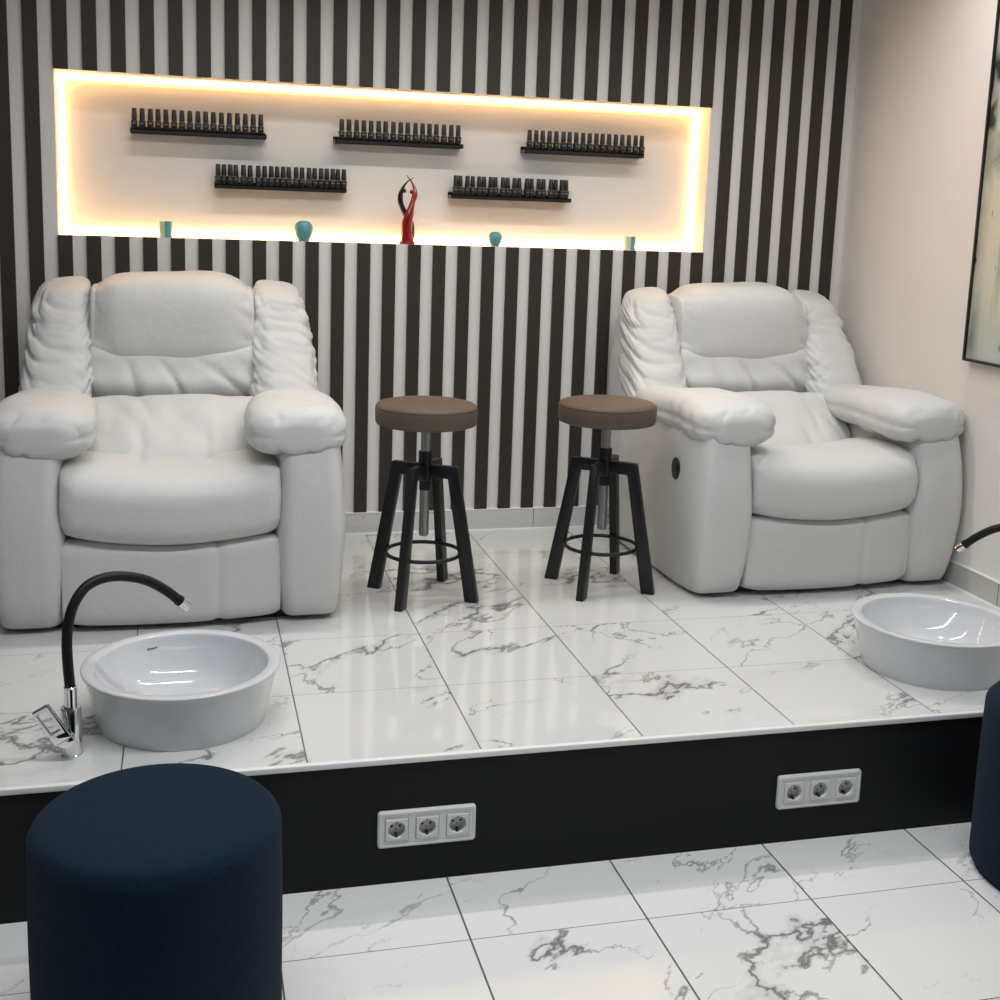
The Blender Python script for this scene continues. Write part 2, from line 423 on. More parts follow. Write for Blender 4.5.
def recliner(label, cx):
    root = empty('recliner_chair', label, 'armchair', (cx, -.55, 0), 0, 'white reclining armchairs on the platform')
    L = M['leather']; oy = .55
    def V(x, y, z): return Vector((x, y + oy, z))
    box('base', -.42, .42, -.90 + oy, -.20 + oy, 0, .05, M['black_plastic'], root)
    def d_shell(co, u, th, n): return .004 * noise.noise(co * 5)
    pillow('back_shell', [(V(0, -.19, .025), (.465, 0, 0), (0, .13, 0)), (V(0, -.18, .35), (.485, 0, 0), (0, .13, 0)),
                          (V(0, -.145, .65), (.480, 0, 0), (0, .105, 0)), (V(0, -.105, .80), (.452, 0, 0), (0, .080, 0)), (V(0, -.090, .905), (.41, 0, 0), (0, .058, 0))],
           L, root, n=7, k=10, disp=d_shell)
    for s in (-1, 1):
        def d_arm(co, u, th, n, s=s):
            return .006 * noise.noise(co * 4 + Vector((s * 3, 0, 0))) + .004 * exp(-((co.z - .28) / .18) ** 2)
        pillow('arm_panel', [(V(s * .395, -.585, .008), (.092, 0, 0), (0, .375, 0)), (V(s * .396, -.595, .12), (.101, 0, 0), (0, .396, 0)),
                             (V(s * .398, -.600, .28), (.105, 0, 0), (0, .403, 0)), (V(s * .398, -.60, .43), (.100, 0, 0), (0, .395, 0)), (V(s * .392, -.59, .57), (.094, 0, 0), (0, .37, 0))],
               L, root, n=6, k=16, nu=56, disp=d_arm)
        def d_pad(co, u, th, n, s=s):
            edge = min(1, u / .05) * min(1, (1 - u) / .05)
            front = exp(-((u - .02) / .13) ** 2)
            x = co.x * s; below = max(0, -sin(th) * .7 + .45)
            d = -.015 * fold(x * 1.0 + co.z * .25, co.z * 3.0 + u * 2, 11 + s * 4, f=12, w=.8, sharp=1.3) * front * (.35 + .65 * below)
            d -= .012 * fold(co.y * 1.0 - .25 * co.z, co.z * 4, 31 + s * 5, f=13, w=1.1) * (1 - front) * (.25 + .75 * below) * exp(-((u - .30) / .32) ** 2)
            d -= .005 * exp(-((sin(th) + .02) / .06) ** 2)
            d += .008 * noise.noise(co * 8 + Vector((s * 9, 0, 0)))
            return d * edge
        pillow('arm_pad', [(V(s * .358, -.990, .566), (.142, 0, 0), (0, 0, .068)), (V(s * .358, -.92, .573), (.152, 0, 0), (0, -.008, .080)),
                           (V(s * .359, -.78, .580), (.151, 0, 0), (0, 0, .081)), (V(s * .365, -.62, .578), (.142, 0, 0), (0, 0, .075)),
                           (V(s * .375, -.46, .568), (.130, 0, 0), (0, 0, .066)), (V(s * .38, -.32, .560), (.12, 0, 0), (0, 0, .066))],
               L, root, n=2.7, k=4.2, k2=6, nu=110, nv=110, disp=d_pad)
        def d_wing(co, u, th, n, s=s):
            inner = .5 - .5 * cos(th) * s
            outer = 1 - inner
            edge = min(1, u / .05) * min(1, (1 - u) / .05)
            d = -.017 * fold(u * 1.0 + .05 * th, th * .55, 51 + s * 7, f=8.5, w=.9) * (.25 + .75 * outer ** 2) * (.35 + .65 * exp(-((u - .72) / .35) ** 2))
            d -= .012 * fold(u * 1.0 - .08 * th, th * .6, 61 + s * 3, f=12, w=1.2) * inner ** 3
            d -= .007 * fold(u * 1.0 + .10 * th, th * .9, 66 + s * 3, f=21, w=1.2, sharp=1.2) * (.3 + .7 * max(inner, outer) ** 4)
            d += .011 * noise.noise(co * 5.5 + Vector((s * 4, 2, 0)))
            return d * edge
        tl = Vector((0, .94, .34))
        pillow('wing_cushion', [(V(s * 0.371, -.365, .41), (.118, 0, 0), tl * .13), (V(s * 0.372, -.305, .55), (.124, 0, 0), tl * .145),
                                (V(s * 0.368, -.235, .69), (.120, 0, 0), tl * .145), (V(s * 0.360, -.170, .825), (.112, 0, .0), tl * .118),
                                (V(s * 0.350, -.125, .950), (.102, 0, s * -.012), tl * .092)],
               L, root, n=3.0, k=5.5, nu=110, nv=96, disp=d_wing)
    up = Vector((0, .06, .998)); fw = Vector((0, -.99, -.08))
    def d_head(co, u, th, n):
        e = abs(2 * u - 1); edge = min(1, (1 - e) / .06)
        d = -.014 * fold(co.z * 1.0 + co.x * .3, co.x * 4, 71, f=13, w=1.0) * max(0, e - .60) * 2.2
        d += .013 * noise.noise(co * 4.2 + Vector((1, 0, 3)))
        return d * edge
    pillow('headrest', [(V(-.270, -.165, .826), up * .130, fw * .100), (V(-.16, -.170, .836), up * .152, fw * .128), (V(0, -.172, .836), up * .158, fw * .130),
                        (V(.16, -.170, .836), up * .152, fw * .128), (V(.270, -.165, .826), up * .130, fw * .100)], L, root, n=3.5, k=14, nu=96, nv=96, disp=d_head)
    up = Vector((0, .22, .97)); fw = Vector((0, -.97, .20))
    def d_lum(co, u, th, n):
        e = abs(2 * u - 1); edge = min(1, (1 - e) / .06)
        low = max(0, min(1, (.72 - co.z) / .08))
        d = -.014 * fold(co.x * 1.0 + .6 * co.z, co.z * 3, 81, f=8, w=.9) * low
        d += .012 * noise.noise(Vector((co.x * 6, co.y * 3, co.z * 9)))
        d += .010 * low * exp(-((co.z - .63) / .04) ** 2)
        return d * edge
    pillow('lumbar_cushion', [(V(-.277, -.214, .660), up * .112, fw * .085), (V(-.14, -.214, .660), up * .117, fw * .100), (V(0, -.214, .658), up * .120, fw * .100),
                              (V(.14, -.214, .660), up * .117, fw * .100), (V(.277, -.214, .660), up * .112, fw * .085)], L, root, n=2.6, k=10, nu=110, nv=80, disp=d_lum)
    up2 = Vector((0, .78, .62)); fw2 = Vector((0, -.62, .78))
    def d_low(co, u, th, n):
        e = abs(2 * u - 1); edge = min(1, (1 - e) / .06)
        d = -.013 * fold(co.x * 1.0 + .3 * co.y, co.y * 3, 91, f=8, w=.8) * max(0, sin(th))
        d += .009 * noise.noise(co * 5 + Vector((5, 1, 0)))
        d -= .008 * exp(-((abs(co.x) - .10) / .016) ** 2) * max(0, -cos(th) + .2) * max(0, sin(th) + .4)
        return d * edge
    pillow('lower_back_cushion', [(V(-.295, -0.475, .465), up2 * .175, fw2 * .095), (V(-.14, -0.490, .450), up2 * .190, fw2 * .112), (V(0, -0.495, .445), up2 * .195, fw2 * .115),
                                  (V(.14, -0.490, .450), up2 * .190, fw2 * .112), (V(.295, -0.475, .465), up2 * .175, fw2 * .095)], L, root, n=2.7, k=9, nu=80, nv=80, disp=d_low)
    def d_seat(co, u, th, n):
        top = max(0, n.z); e = abs(2 * u - 1); edge = min(1, (1 - e) / .03)
        d = -.011 * (exp(-((co.x + .095) / .018) ** 2) + exp(-((co.x - .105) / .018) ** 2)) * (.05 + top * max(0, min(1, (co.y + .30) / .12)))
        d += .007 * noise.noise(co * 4 + Vector((2, 2, 0)))
        d -= .008 * fold(co.z * 1.0, co.x * 2, 101, f=22, w=1) * max(0, e - .86) * 6
        return d * edge
    a = Vector((0, -.200, 0))
    pillow('seat_cushion', [(V(-.309, -.805, .385), a * .97, (0, .01, .112)), (V(-.16, -.806, .361), a * 1.04, (0, .01, .114)), (V(0, -.808, .352), a * 1.06, (0, .01, .112)),
                            (V(.16, -.806, .361), a * 1.04, (0, .01, .114)), (V(.309, -.805, .385), a * .97, (0, .01, .112))], L, root, n=3.1, k=16, nu=100, nv=90, disp=d_seat)
    def d_leg(co, u, th, n):
        e = abs(2 * u - 1); edge = min(1, (1 - e) / .03)
        d = -.010 * fold(co.z * 1.0, co.x * 2, 111, f=20, w=1) * max(0, e - .80) * 5
        d += .006 * noise.noise(co * 4 + Vector((7, 2, 0)))
        d -= .006 * exp(-((co.x - .125) / .014) ** 2)
        return d * edge
    pillow('leg_rest', [(V(-.310, -.89, .150), (0, -.085, 0), (0, 0, .130)), (V(-.15, -.89, .141), (0, -.095, 0), (0, 0, .126)), (V(0, -.89, .136), (0, -.098, 0), (0, 0, .122)),
                        (V(.15, -.89, .141), (0, -.095, 0), (0, 0, .126)), (V(.310, -.89, .150), (0, -.085, 0), (0, 0, .130))], L, root, n=5, k=20, nu=100, nv=80, disp=d_leg)
    b = bmesh.new()
    bmesh.ops.create_uvsphere(b, u_segments=32, v_segments=16, radius=1)
    for v in b.verts: v.co = Vector((v.co.x * .007 - .502, v.co.y * .028 - .80 + oy, v.co.z * .037 + .409))
    bt = new_obj('recline_button', b, M['black_plastic'], root)
    bt['label'] = 'black oval recline button'
    tube('bezel', [Vector((-.505, -.80 + oy + .026 * cos(q * pi / 16), .409 + .035 * sin(q * pi / 16))) for q in range(32)], .003, M['black_plastic'], bt, n=8, closed=True)
    return root
r1 = recliner('bulky white leather recliner at left, behind the basin with its tap fully in view', -.557)
r2 = copy_tree(r1); r1.location.y = -.583; r2.location.x = 1.562; r2.rotation_euler.z = radians(1.5)
r2['label'] = 'bulky white leather recliner in the right corner with black oval side button'

# ------------------------------------------------------------------ bar stools
def stool(label, x, y, rz):
    root = empty('bar_stool', label, 'stool', (x, y, 0), rz, 'swivel stools between the recliners')
    R = .161
    prof = [(0, .562), (.150, .562), (.158, .565), (R, .572), (R + .0015, .608), (R + .0005, .613), (R - .0005, .615), (R + .0008, .617), (R - .001, .622),
            (.152, .629), (.135, .633), (.09, .636), (0, .637)]
    st = lathe('seat', prof, M['seat'], root, n=72, ang=60)
    lathe('seat_plate', [(0, .550), (.06, .550), (.062, .553), (.062, .562), (0, .562)], M['black_metal'], root, n=32)
    # threaded spindle
    pr = [(0, .197), (.011, .197), (.0155, .202)]
    z = .205
    while z < .552:
        pr += [(.0165, z), (.0150, z + .0025)]; z += .005
    pr += [(.0155, .552), (0, .552)]
    lathe('threaded_spindle', pr, M['screw'], root, n=24, ang=80)
    lathe('collar', [(.0170, .385), (.022, .385), (.022, .475), (.0170, .475), (.0170, .385)], M['black_metal'], root, n=28)
    lathe('lock_nut', [(.0170, .350), (.020, .350), (.020, .382), (.0170, .382), (.0170, .350)], M['black_metal'], root, n=6)
    # four bent flat-bar legs
    for q in range(4):
        b = bmesh.new(); w = .0125
        ri = .016
        outer = [(ri, .434), (.112, .434), (.194, 0)]
        inner = [(.151, 0), (.083, .394), (ri, .394)]
        pts = outer + inner
        ang = q * pi / 2
        fr = [b.verts.new((p[0], -w, p[1])) for p in pts]; bk = [b.verts.new((p[0], w, p[1])) for p in pts]
        for f in ((0, 1, 4, 5), (1, 2, 3, 4)):
            b.faces.new([fr[i] for i in f]); b.faces.new([bk[i] for i in f][::-1])
        for i in range(6):
            j = (i + 1) % 6; b.faces.new((fr[i], bk[i], bk[j], fr[j]))
        bmesh.ops.recalc_face_normals(b, faces=b.faces[:])
        es = [e for e in b.edges if not (len(e.link_faces) == 2 and e.calc_face_angle(0) < .1)]
        bmesh.ops.bevel(b, geom=es, offset=.0018, segments=2, profile=.5, affect='EDGES')
        bmesh.ops.rotate(b, verts=b.verts[:], cent=(0, 0, 0), matrix=Matrix.Rotation(ang, 3, 'Z'))
        auto_smooth(new_obj('leg', b, M['black_metal'], root), 40)
    tube('foot_ring', [(.121 * cos(a * pi / 32), .121 * sin(a * pi / 32), .143) for a in range(64)], .0062, M['black_metal'], root, n=12, closed=True)
    return root
s1 = stool('round brown stool nearer the left recliner, its ring hiding no recliner', .219, -.782, radians(-34))
s1['label'] = 'left of two round brown stools, standing nearer the left recliner'
s2 = copy_tree(s1); s2.location = (.826, -.776, 0); s2.rotation_euler.z = radians(-38)
s2['label'] = 'right of two round brown stools, standing beside the right recliner'

# ------------------------------------------------------------------ foot basins
def basin(label, x, y, rz):
    root = empty('foot_basin', label, 'basin', (x, y, 0), rz, 'white ceramic foot basins on the platform')
    R, Hb = .232, .139
    pr = [(0, .004), (.180, .0), (.192, .0), (.197, .004), (.208, .050), (.219, .100), (R - .004, Hb - .010), (R, Hb - .005), (R + .0005, Hb - .001), (R - .002, Hb + .001),
          (R - .010, Hb + .002), (R - .026, Hb), (R - .031, Hb - .005), (R - .040, .112), (.172, .078), (.150, .050), (.118, .032), (.07, .024), (.024, .021), (.0, .021)]
    # smooth the profile
    P3 = [Vector((a, b, 0)) for a, b in pr]
    fine = [catmull(P3, i / (3 * (len(P3) - 1))) for i in range(3 * (len(P3) - 1) + 1)]
    fine = [(max(0, p.x), p.y) for p in fine]; fine[0] = (0, .004); fine[-1] = (0, .021)
    lathe('bowl', fine, M['ceramic'], root, n=96, ang=60)
    dr = lathe('drain', [(0, .0235), (.018, .0235), (.021, .022), (.021, .0195), (0, .0195)], M['chrome'], root, n=32)
    return root
ba = basin('round white ceramic foot basin beside the fully visible gooseneck tap', -.530, -1.635, 0)
bb = copy_tree(ba); bb.location = (1.536, -1.628, 0)
bb['label'] = 'round white ceramic foot basin cut by the right edge of the photo'
# tiny dark maker mark printed inside the left bowl, at the back
def bowl_pt(u, z, push=.0008):
    R = .232
    prof = [(.150, .050), (.172, .078), (R - .040, .112), (R - .031, .137)]
    for (r0, z0), (r1, z1) in zip(prof, prof[1:]):
        if z0 <= z <= z1: r = r0 + (r1 - r0) * (z - z0) / (z1 - z0)
    r -= push + .0015
    return Vector((r * cos(u), r * sin(u), z))
b = bmesh.new()
u0 = radians(117)
for k, (w, h0, h1) in enumerate([(.011, 0, 1), (.006, .15, .85), (.007, .1, .8), (.005, .1, .8), (.006, .2, .8), (.007, .2, 1)]):
    a0 = u0 - k * radians(1.35); a1 = a0 - radians(1.05)
    q = [b.verts.new(bowl_pt(a, .111 + hh * .0042)) for a, hh in ((a0, h0), (a1, h0), (a1, h1), (a0, h1))]
    b.faces.new(q)
mk = new_obj('maker_mark', b, M['ink'], ba, smooth=False); mk['label'] = 'tiny dark maker mark'

# ------------------------------------------------------------------ gooseneck taps
def tap(label, x, y, rz):
    root = empty('basin_tap', label, 'tap', (x, y, 0), rz, 'chrome taps with black hose spouts')
    lathe('body', [(0, 0), (.0235, 0), (.0235, .003), (.0225, .004), (.0225, .108), (.0205, .112), (0, .112)], M['chrome'], root, n=40)
    lathe('neck', [(.0, .110), (.0140, .110), (.0140, .158), (.012, .160), (0, .160)], M['chrome'], root, n=32)
    pts = [(0, 0, .156), (-.003, 0, .20), (-.005, .004, .250), (-.002, .008, .295), (.010, .018, .341), (.036, .038, .376), (.075, .058, .389), (.118, .078, .384),
           (.162, .098, .367), (.202, .114, .338), (.236, .126, .305)]
    hose = tube('hose', pts, .0116, M['rubber'], root, n=20)
    d = (Vector(pts[-1]) - Vector(pts[-2])).normalized(); e = Vector(pts[-1])
    tube('hose_end', [e - d * .006, e + d * .003], .0130, M['rubber'], hose, n=20, res=2)
    sp = tube('spout_tip', [e, e + d * .014, e + d * .028], .0105, M['chrome'], root, n=20, res=2)
    tube('aerator', [e + d * .027, e + d * .0295], .0078, M['hole'], sp, n=16, res=2)
    # open rectangular lever, cast frame tilted out to the left
    b = bmesh.new(); Yf = -.046; Yb = -.034
    out = [(-.079, .118), (-.044, .137), (.006, .062), (.010, .048), (.003, .036), (-.008, .028), (-.022, .032)]
    O = [(-.077, .119), (-.043, .138), (.004, .060), (-.031, .040)]
    I = [(-.065, .113), (-.046, .124), (-.019, .079), (-.038, .068)]
    def ring(Q, yy): return [b.verts.new((px, yy, pz)) for px, pz in Q]
    for Q0, Q1, side in ((ring(O, Yf), ring(I, Yf), 1), (ring(O, Yb), ring(I, Yb), -1)):
        for i in range(4):
            j = (i + 1) % 4; b.faces.new((Q0[i], Q0[j], Q1[j], Q1[i]))
        if side == 1: F0, F1 = Q0, Q1
        else: B0, B1 = Q0, Q1
    for i in range(4):
        j = (i + 1) % 4
        b.faces.new((F0[i], F0[j], B0[j], B0[i])); b.faces.new((F1[i], F1[j], B1[j], B1[i]))
    bmesh.ops.recalc_face_normals(b, faces=b.faces[:])
    es = [e for e in b.edges if e.calc_face_angle(0) > .3]
    bmesh.ops.bevel(b, geom=es, offset=.0022, segments=3, profile=.5, affect='EDGES')
    lv = auto_smooth(new_obj('lever', b, M['chrome'], root), 50)
    # hub the lever grows out of
    b = bmesh.new()
    hp = [(-.031, .042), (.004, .062), (.010, .053), (.009, .043), (.002, .035), (-.009, .032), (-.021, .035)]
    f = [b.verts.new((px, -.045, pz)) for px, pz in hp]; g = [b.verts.new((px, -.014, pz)) for px, pz in hp]
    b.faces.new(f); b.faces.new(g[::-1])
    for i in range(len(hp)): j = (i + 1) % len(hp); b.faces.new((f[i], f[j], g[j], g[i]))
    bmesh.ops.recalc_face_normals(b, faces=b.faces[:])
    bmesh.ops.bevel(b, geom=b.edges[:], offset=.003, segments=3, profile=.5, affect='EDGES')
    auto_smooth(new_obj('lever_hub', b, M['chrome'], lv), 50)
    return root
t1 = tap('chrome tap with black gooseneck hose left of the left basin', -.770, -1.80, 0)
t2 = copy_tree(t1)
t2.location = (1.92, -1.65, 0); t2.rotation_euler.z = radians(110)
t2['label'] = 'tap at the right edge, only its black hose and chrome tip showing'

# ------------------------------------------------------------------ poufs
def pouf(label, x, y):
    Rp, Hp = .225, .444
    b = []
    pr = [(0, 0), (Rp - .03, 0), (Rp - .012, .004), (Rp - .003, .016), (Rp, .03), (Rp, .10), (Rp + .001, .22), (Rp, .34), (Rp - .001, .407), (Rp - .0035, .418), (Rp - .0070, .4240), (Rp - .0100, .4280), (Rp - .0145, .4325),
          (Rp - .022, .4365), (Rp - .045, .4410), (Rp - .10, .4435), (0, Hp)]
    P3 = [Vector((a, c, 0)) for a, c in pr]
    fine = [catmull(P3, i / (3 * (len(P3) - 1))) for i in range(3 * (len(P3) - 1) + 1)]
    fine = [(max(0, p.x), p.y) for p in fine]; fine[0] = (0, 0); fine[-1] = (0, Hp)
    o = lathe('pouf', fine, M['blue'], None, n=96, ang=80, loc=(x, y, -H))
    seam = tube('piping_seam', [(cos(i * pi / 48) * (Rp - .0062), sin(i * pi / 48) * (Rp - .0062), .4222) for i in range(96)], .0011, M['blue'], o, n=6, closed=True)
    tag(o, label, 'pouf', 'navy felt poufs on the lower floor')
    return o
pouf('navy blue felt drum pouf in front of the left basin', -.572, -2.362)
pouf('navy blue felt drum pouf cut by the right edge of the photo', 1.545, -2.225)

# ------------------------------------------------------------------ triple wall sockets
def sockets(label, xa, xb):
    zc = (SZ0 + SZ1) / 2; xc = (xa + xb) / 2; w = (xb - xa) / 2; h = (SZ1 - SZ0) / 2
    root = empty('triple_socket', label, 'socket', (xc, -D, zc), 0, 'triple power sockets in the black riser')
    # frame with three square openings
    b = bmesh.new(); p = .0715; ins = .0275; th = .009
    wi = w - .004; hi = h - .004; xsx = [-wi]
    for k in (-1, 0, 1): xsx += [k * p - ins, k * p + ins]
    xsx += [wi]
    add_box(b, -wi, wi, -th, 0, ins, hi, 0); add_box(b, -wi, wi, -th, 0, -hi, -ins, 0)
    for i in range(0, 8, 2): add_box(b, xsx[i], xsx[i + 1], -th, 0, -ins, ins, 0)
    bmesh.ops.remove_doubles(b, verts=b.verts[:], dist=1e-5)
    new_obj('frame', b, M['plate'], root, smooth=False)
    # rounded raised lip round the frame
    n = 10; rc = .008; pts = []
    for cx, cz, a0 in ((w - rc, h - rc, 0), (-w + rc, h - rc, 90), (-w + rc, -h + rc, 180), (w - rc, -h + rc, 270)):
        for i in range(n + 1):
            a = radians(a0 + 90 * i / n); pts.append((cx + rc * cos(a), cz + rc * sin(a)))
    b = bmesh.new(); loops = []
    for inset, yy in ((0, 0), (0, -.006), (.0015, -.0095), (.004, -.0108), (.0065, -.0108), (.009, -.0092), (.0095, -.0085)):
        loops.append([b.verts.new((px * (w - inset) / w, yy, pz * (h - inset) / h)) for px, pz in pts])
    for A, Bq in zip(loops, loops[1:]):
        for i in range(len(pts)): j = (i + 1) % len(pts); b.faces.new((A[i], A[j], Bq[j], Bq[i]))
    auto_smooth(new_obj('frame_rim', b, M['plate'], root), 40)
    for k in (-1, 0, 1):
        # insert: square face running into a round well
        b = bmesh.new(); n = 48; s = .0262; yf = -.0118; r = .0198; dep = .0045
        def sq(a):
            c, q = cos(a), sin(a); m = max(abs(c), abs(q)); return (c / m * s, q / m * s)
        L0 = [b.verts.new((k * p + sq(2 * pi * i / n)[0], 0, sq(2 * pi * i / n)[1])) for i in range(n)]
        L1 = [b.verts.new((k * p + sq(2 * pi * i / n)[0], yf + .0015, sq(2 * pi * i / n)[1])) for i in range(n)]
        L2 = [b.verts.new((k * p + sq(2 * pi * i / n)[0] * .965, yf, sq(2 * pi * i / n)[1] * .965)) for i in range(n)]
        L3 = [b.verts.new((k * p + r * 1.04 * cos(2 * pi * i / n), yf, r * 1.04 * sin(2 * pi * i / n))) for i in range(n)]
        L4 = [b.verts.new((k * p + r * cos(2 * pi * i / n), yf + .001, r * sin(2 * pi * i / n))) for i in range(n)]
        L5 = [b.verts.new((k * p + r * .95 * cos(2 * pi * i / n), dep, r * .95 * sin(2 * pi * i / n))) for i in range(n)]
        for A, Bq in ((L0, L1), (L1, L2), (L2, L3), (L3, L4), (L4, L5)):
            for i in range(n): j = (i + 1) % n; b.faces.new((A[i], A[j], Bq[j], Bq[i]))
        so = auto_smooth(new_obj('socket_insert', b, M['plate'], root), 35)
        b = bmesh.new(); n = 40
        cvs = [b.verts.new((k * p + r * .949 * cos(2 * pi * i / n), dep - .0005, r * .949 * sin(2 * pi * i / n))) for i in range(n)]
        b.faces.new(cvs)
        new_obj('socket_well', b, M['socket'], so, smooth=False)
        b = bmesh.new()
        for dx, dz, rr in ((-.0095, .003, .0032), (.0095, .003, .0032), (0, -.0045, .0018)):
            vv = [b.verts.new((k * p + dx + rr * cos(2 * pi * i / 16), dep - .0009, dz + rr * sin(2 * pi * i / 16))) for i in range(16)]
            b.faces.new(vv)
        new_obj('pin_holes', b, M['hole'], so, smooth=False)
        b = bmesh.new()
        add_box(b, k * p - .0026, k * p + .0026, -.009, dep - .001, -.0186, -.0128)
        new_obj('earth_clip', b, M['hole'], so, smooth=False)
        b = bmesh.new(); add_box(b, k * p - .0018, k * p + .0018, -.009, dep - .001, .0160, .0186)
        new_obj('earth_clip', b, M['hole'], so, smooth=False)
    return root
sockets('white triple power socket in the black riser, left one of two', *SOCK[0])
sockets('white triple power socket in the black riser, right one of two', *SOCK[1])

# ------------------------------------------------------------------ niche: shelves and bottles
proto = {}
def bottle_proto():
    root = bpy.data.objects.new('nail_polish_bottle', None)
    COL.objects.link(root); root['category'] = 'bottle'
    b = bmesh.new()
    loops = []
    for s, z, n in ((.0092, 0, 4), (.0098, .002, 4), (.0114, .024, 4), (.0114, .027, 4), (.0100, .0295, 3), (.0060, .0305, 2), (.0060, .0315, 2)):
        loops.append([b.verts.new((spow(cos(2 * pi * i / 16), 2 / n) * s, spow(sin(2 * pi * i / 16), 2 / n) * s, z)) for i in range(16)])
    for A, Bq in zip(loops, loops[1:]):
        for i in range(16): j = (i + 1) % 16; b.faces.new((A[i], A[j], Bq[j], Bq[i]))
    b.faces.new(loops[0]); b.faces.new(loops[-1])
    body = auto_smooth(new_obj('glass_body', b, M['glass'], root), 45)
    b = bmesh.new(); add_box(b, -.0055, .0055, -.0118, -.0103, .0165, .0195)
    new_obj('label_print', b, M['labelm'], body, smooth=False)
    lathe('cap', [(0, .0312), (.0094, .0312), (.0096, .034), (.0080, .0690), (.0072, .0705), (0, .0710)], M['cap'], root, n=16, ang=40)
    return root
ORD = ['first', 'second', 'third', 'fourth', 'fifth', 'sixth', 'seventh', 'eighth', 'ninth', 'tenth', 'eleventh', 'twelfth', 'thirteenth', 'fourteenth',
       'fifteenth', 'sixteenth', 'seventeenth', 'eighteenth', 'nineteenth', 'twentieth', 'twenty-first']
SH = [
 ('upper left', -.700, -.228, 1.480, [-0.686, -0.659, -0.631, -0.605, -0.578, -0.55, -0.523, -0.496, -0.468, -0.441, -0.414, -0.386, -0.358, -0.33, -0.302, -0.274, -0.247]),
 ('upper middle', .019, .500, 1.479, [0.045, 0.072, 0.1, 0.127, 0.154, 0.182, 0.208, 0.237, 0.265, 0.291, 0.32, 0.347, 0.374, 0.4, 0.429, 0.457, 0.484]),
 ('upper right', .741, 1.224, 1.476, [0.763, 0.789, 0.816, 0.843, 0.87, 0.898, 0.923, 0.95, 0.978, 1.005, 1.032, 1.058, 1.085, 1.112, 1.139, 1.167, 1.194, 1.22]),
 ('lower left', -.412, .063, 1.299, [-0.399, -0.378, -0.356, -0.336, -0.309, -0.285, -0.256, -0.233, -0.21, -0.188, -0.167, -0.146, -0.12, -0.098, -0.073, -0.052, -0.029, -0.007, 0.014, 0.034, 0.055]),
 ('lower right', .459, .934, 1.294, [0.479, 0.499, 0.525, 0.547, 0.571, 0.592, 0.616, 0.637, 0.664, 0.685, 0.710, 0.731, 0.760, 0.781, 0.807, 0.828, 0.856, 0.877, 0.900, 0.921])]
bp = None
for nm, xa, xb, zt, xsb in SH:
    b = bmesh.new(); xc = (xa + xb) / 2; hw = (xb - xa) / 2
    add_box(b, -hw, hw, -.070, 0, -.004, 0, 0)
    add_box(b, -hw, hw, -.070, -.067, -.015, .0005, 0)
    add_box(b, -hw, hw, -.003, 0, -.015, .010, 0)
    add_box(b, -hw, -hw + .003, -.070, 0, -.015, .0, 0); add_box(b, hw - .003, hw, -.070, 0, -.015, .0, 0)
    sh = new_obj('polish_shelf', b, M['shelf'], None, smooth=False, loc=(xc, ND, zt))
    tag(sh, 'narrow black wall shelf in the lit niche, %s one of the five' % nm, 'shelf', 'black polish shelves in the niche')
    for i, x in enumerate(xsb):
        if bp is None: bp = bottle_proto(); o = bp
        else: o = copy_tree(bp)
        dy = -.046 if i % 2 == 0 or not nm.startswith('lower') else -.036
        o.location = (x, ND + dy + random.uniform(-.002, .002), zt + .0005); o.rotation_euler.z = random.uniform(-.12, .12)
        o['label'] = '%s black nail polish bottle from the left on the %s shelf' % (ORD[i], nm)
        o['group'] = 'nail polish bottles on the %s shelf' % nm

# teal candles and orbs on the niche floor
def teal_cyl(label, x, r, h):
    root = empty('candle_holder', label, 'candle holder', (x, .034, NZ0), 0, 'teal ornaments on the niche floor')
    # right half teal, left third pale mint: two-tone drum
    for nm, a0, a1, m in (('pale_band', 125, 262, 'mint'), ('teal_band', 262, 485, 'teal')):
        b = bmesh.new(); n = 28; prev = None
        zs = [(r, 0), (r, .002), (r, h - .002), (r - .002, h), (r - .004, h), (0.0001, h - .003)]
        for i in range(n + 1):
            a = radians(a0 + (a1 - a0) * i / n)
            c = [b.verts.new((q * cos(a), q * sin(a), z)) for q, z in [(0.0001, 0)] + zs]
            if prev:
                for k in range(len(c) - 1): b.faces.new((prev[k], c[k], c[k + 1], prev[k + 1]))
            prev = c
        auto_smooth(new_obj(nm, b, M[m], root), 40)
    return root
teal_cyl('small two-tone mint and teal drum at the left end of the niche floor', -.583, .0228, .058)
teal_cyl('small two-tone mint and teal drum at the right end of the niche floor', 1.175, .0228, .054)
def orb(label, x, R, h, rb):
    P3 = [Vector((q * R, z * h, 0)) for q, z in ((.52, 0), (.80, .22), (.96, .42), (1.0, .58), (.93, .76), (.70, .91), (.36, .985), (0, 1))]
    pr = [(0, 0)] + [(max(0, p.x), p.y) for p in (catmull(P3, i / 35) for i in range(36))]; pr[-1] = (0, h)
    o = lathe('teal_orb', pr, M['teal'], None, n=40, ang=60, loc=(x, .036, NZ0))
    tag(o, label, 'ornament', 'teal ornaments on the niche floor')
    return o
orb('larger round teal glass ornament left of the figurine', -.095, .0345, .075, .0185)
orb('smaller round teal glass ornament right of the figurine', .630, .0265, .056, .0155)

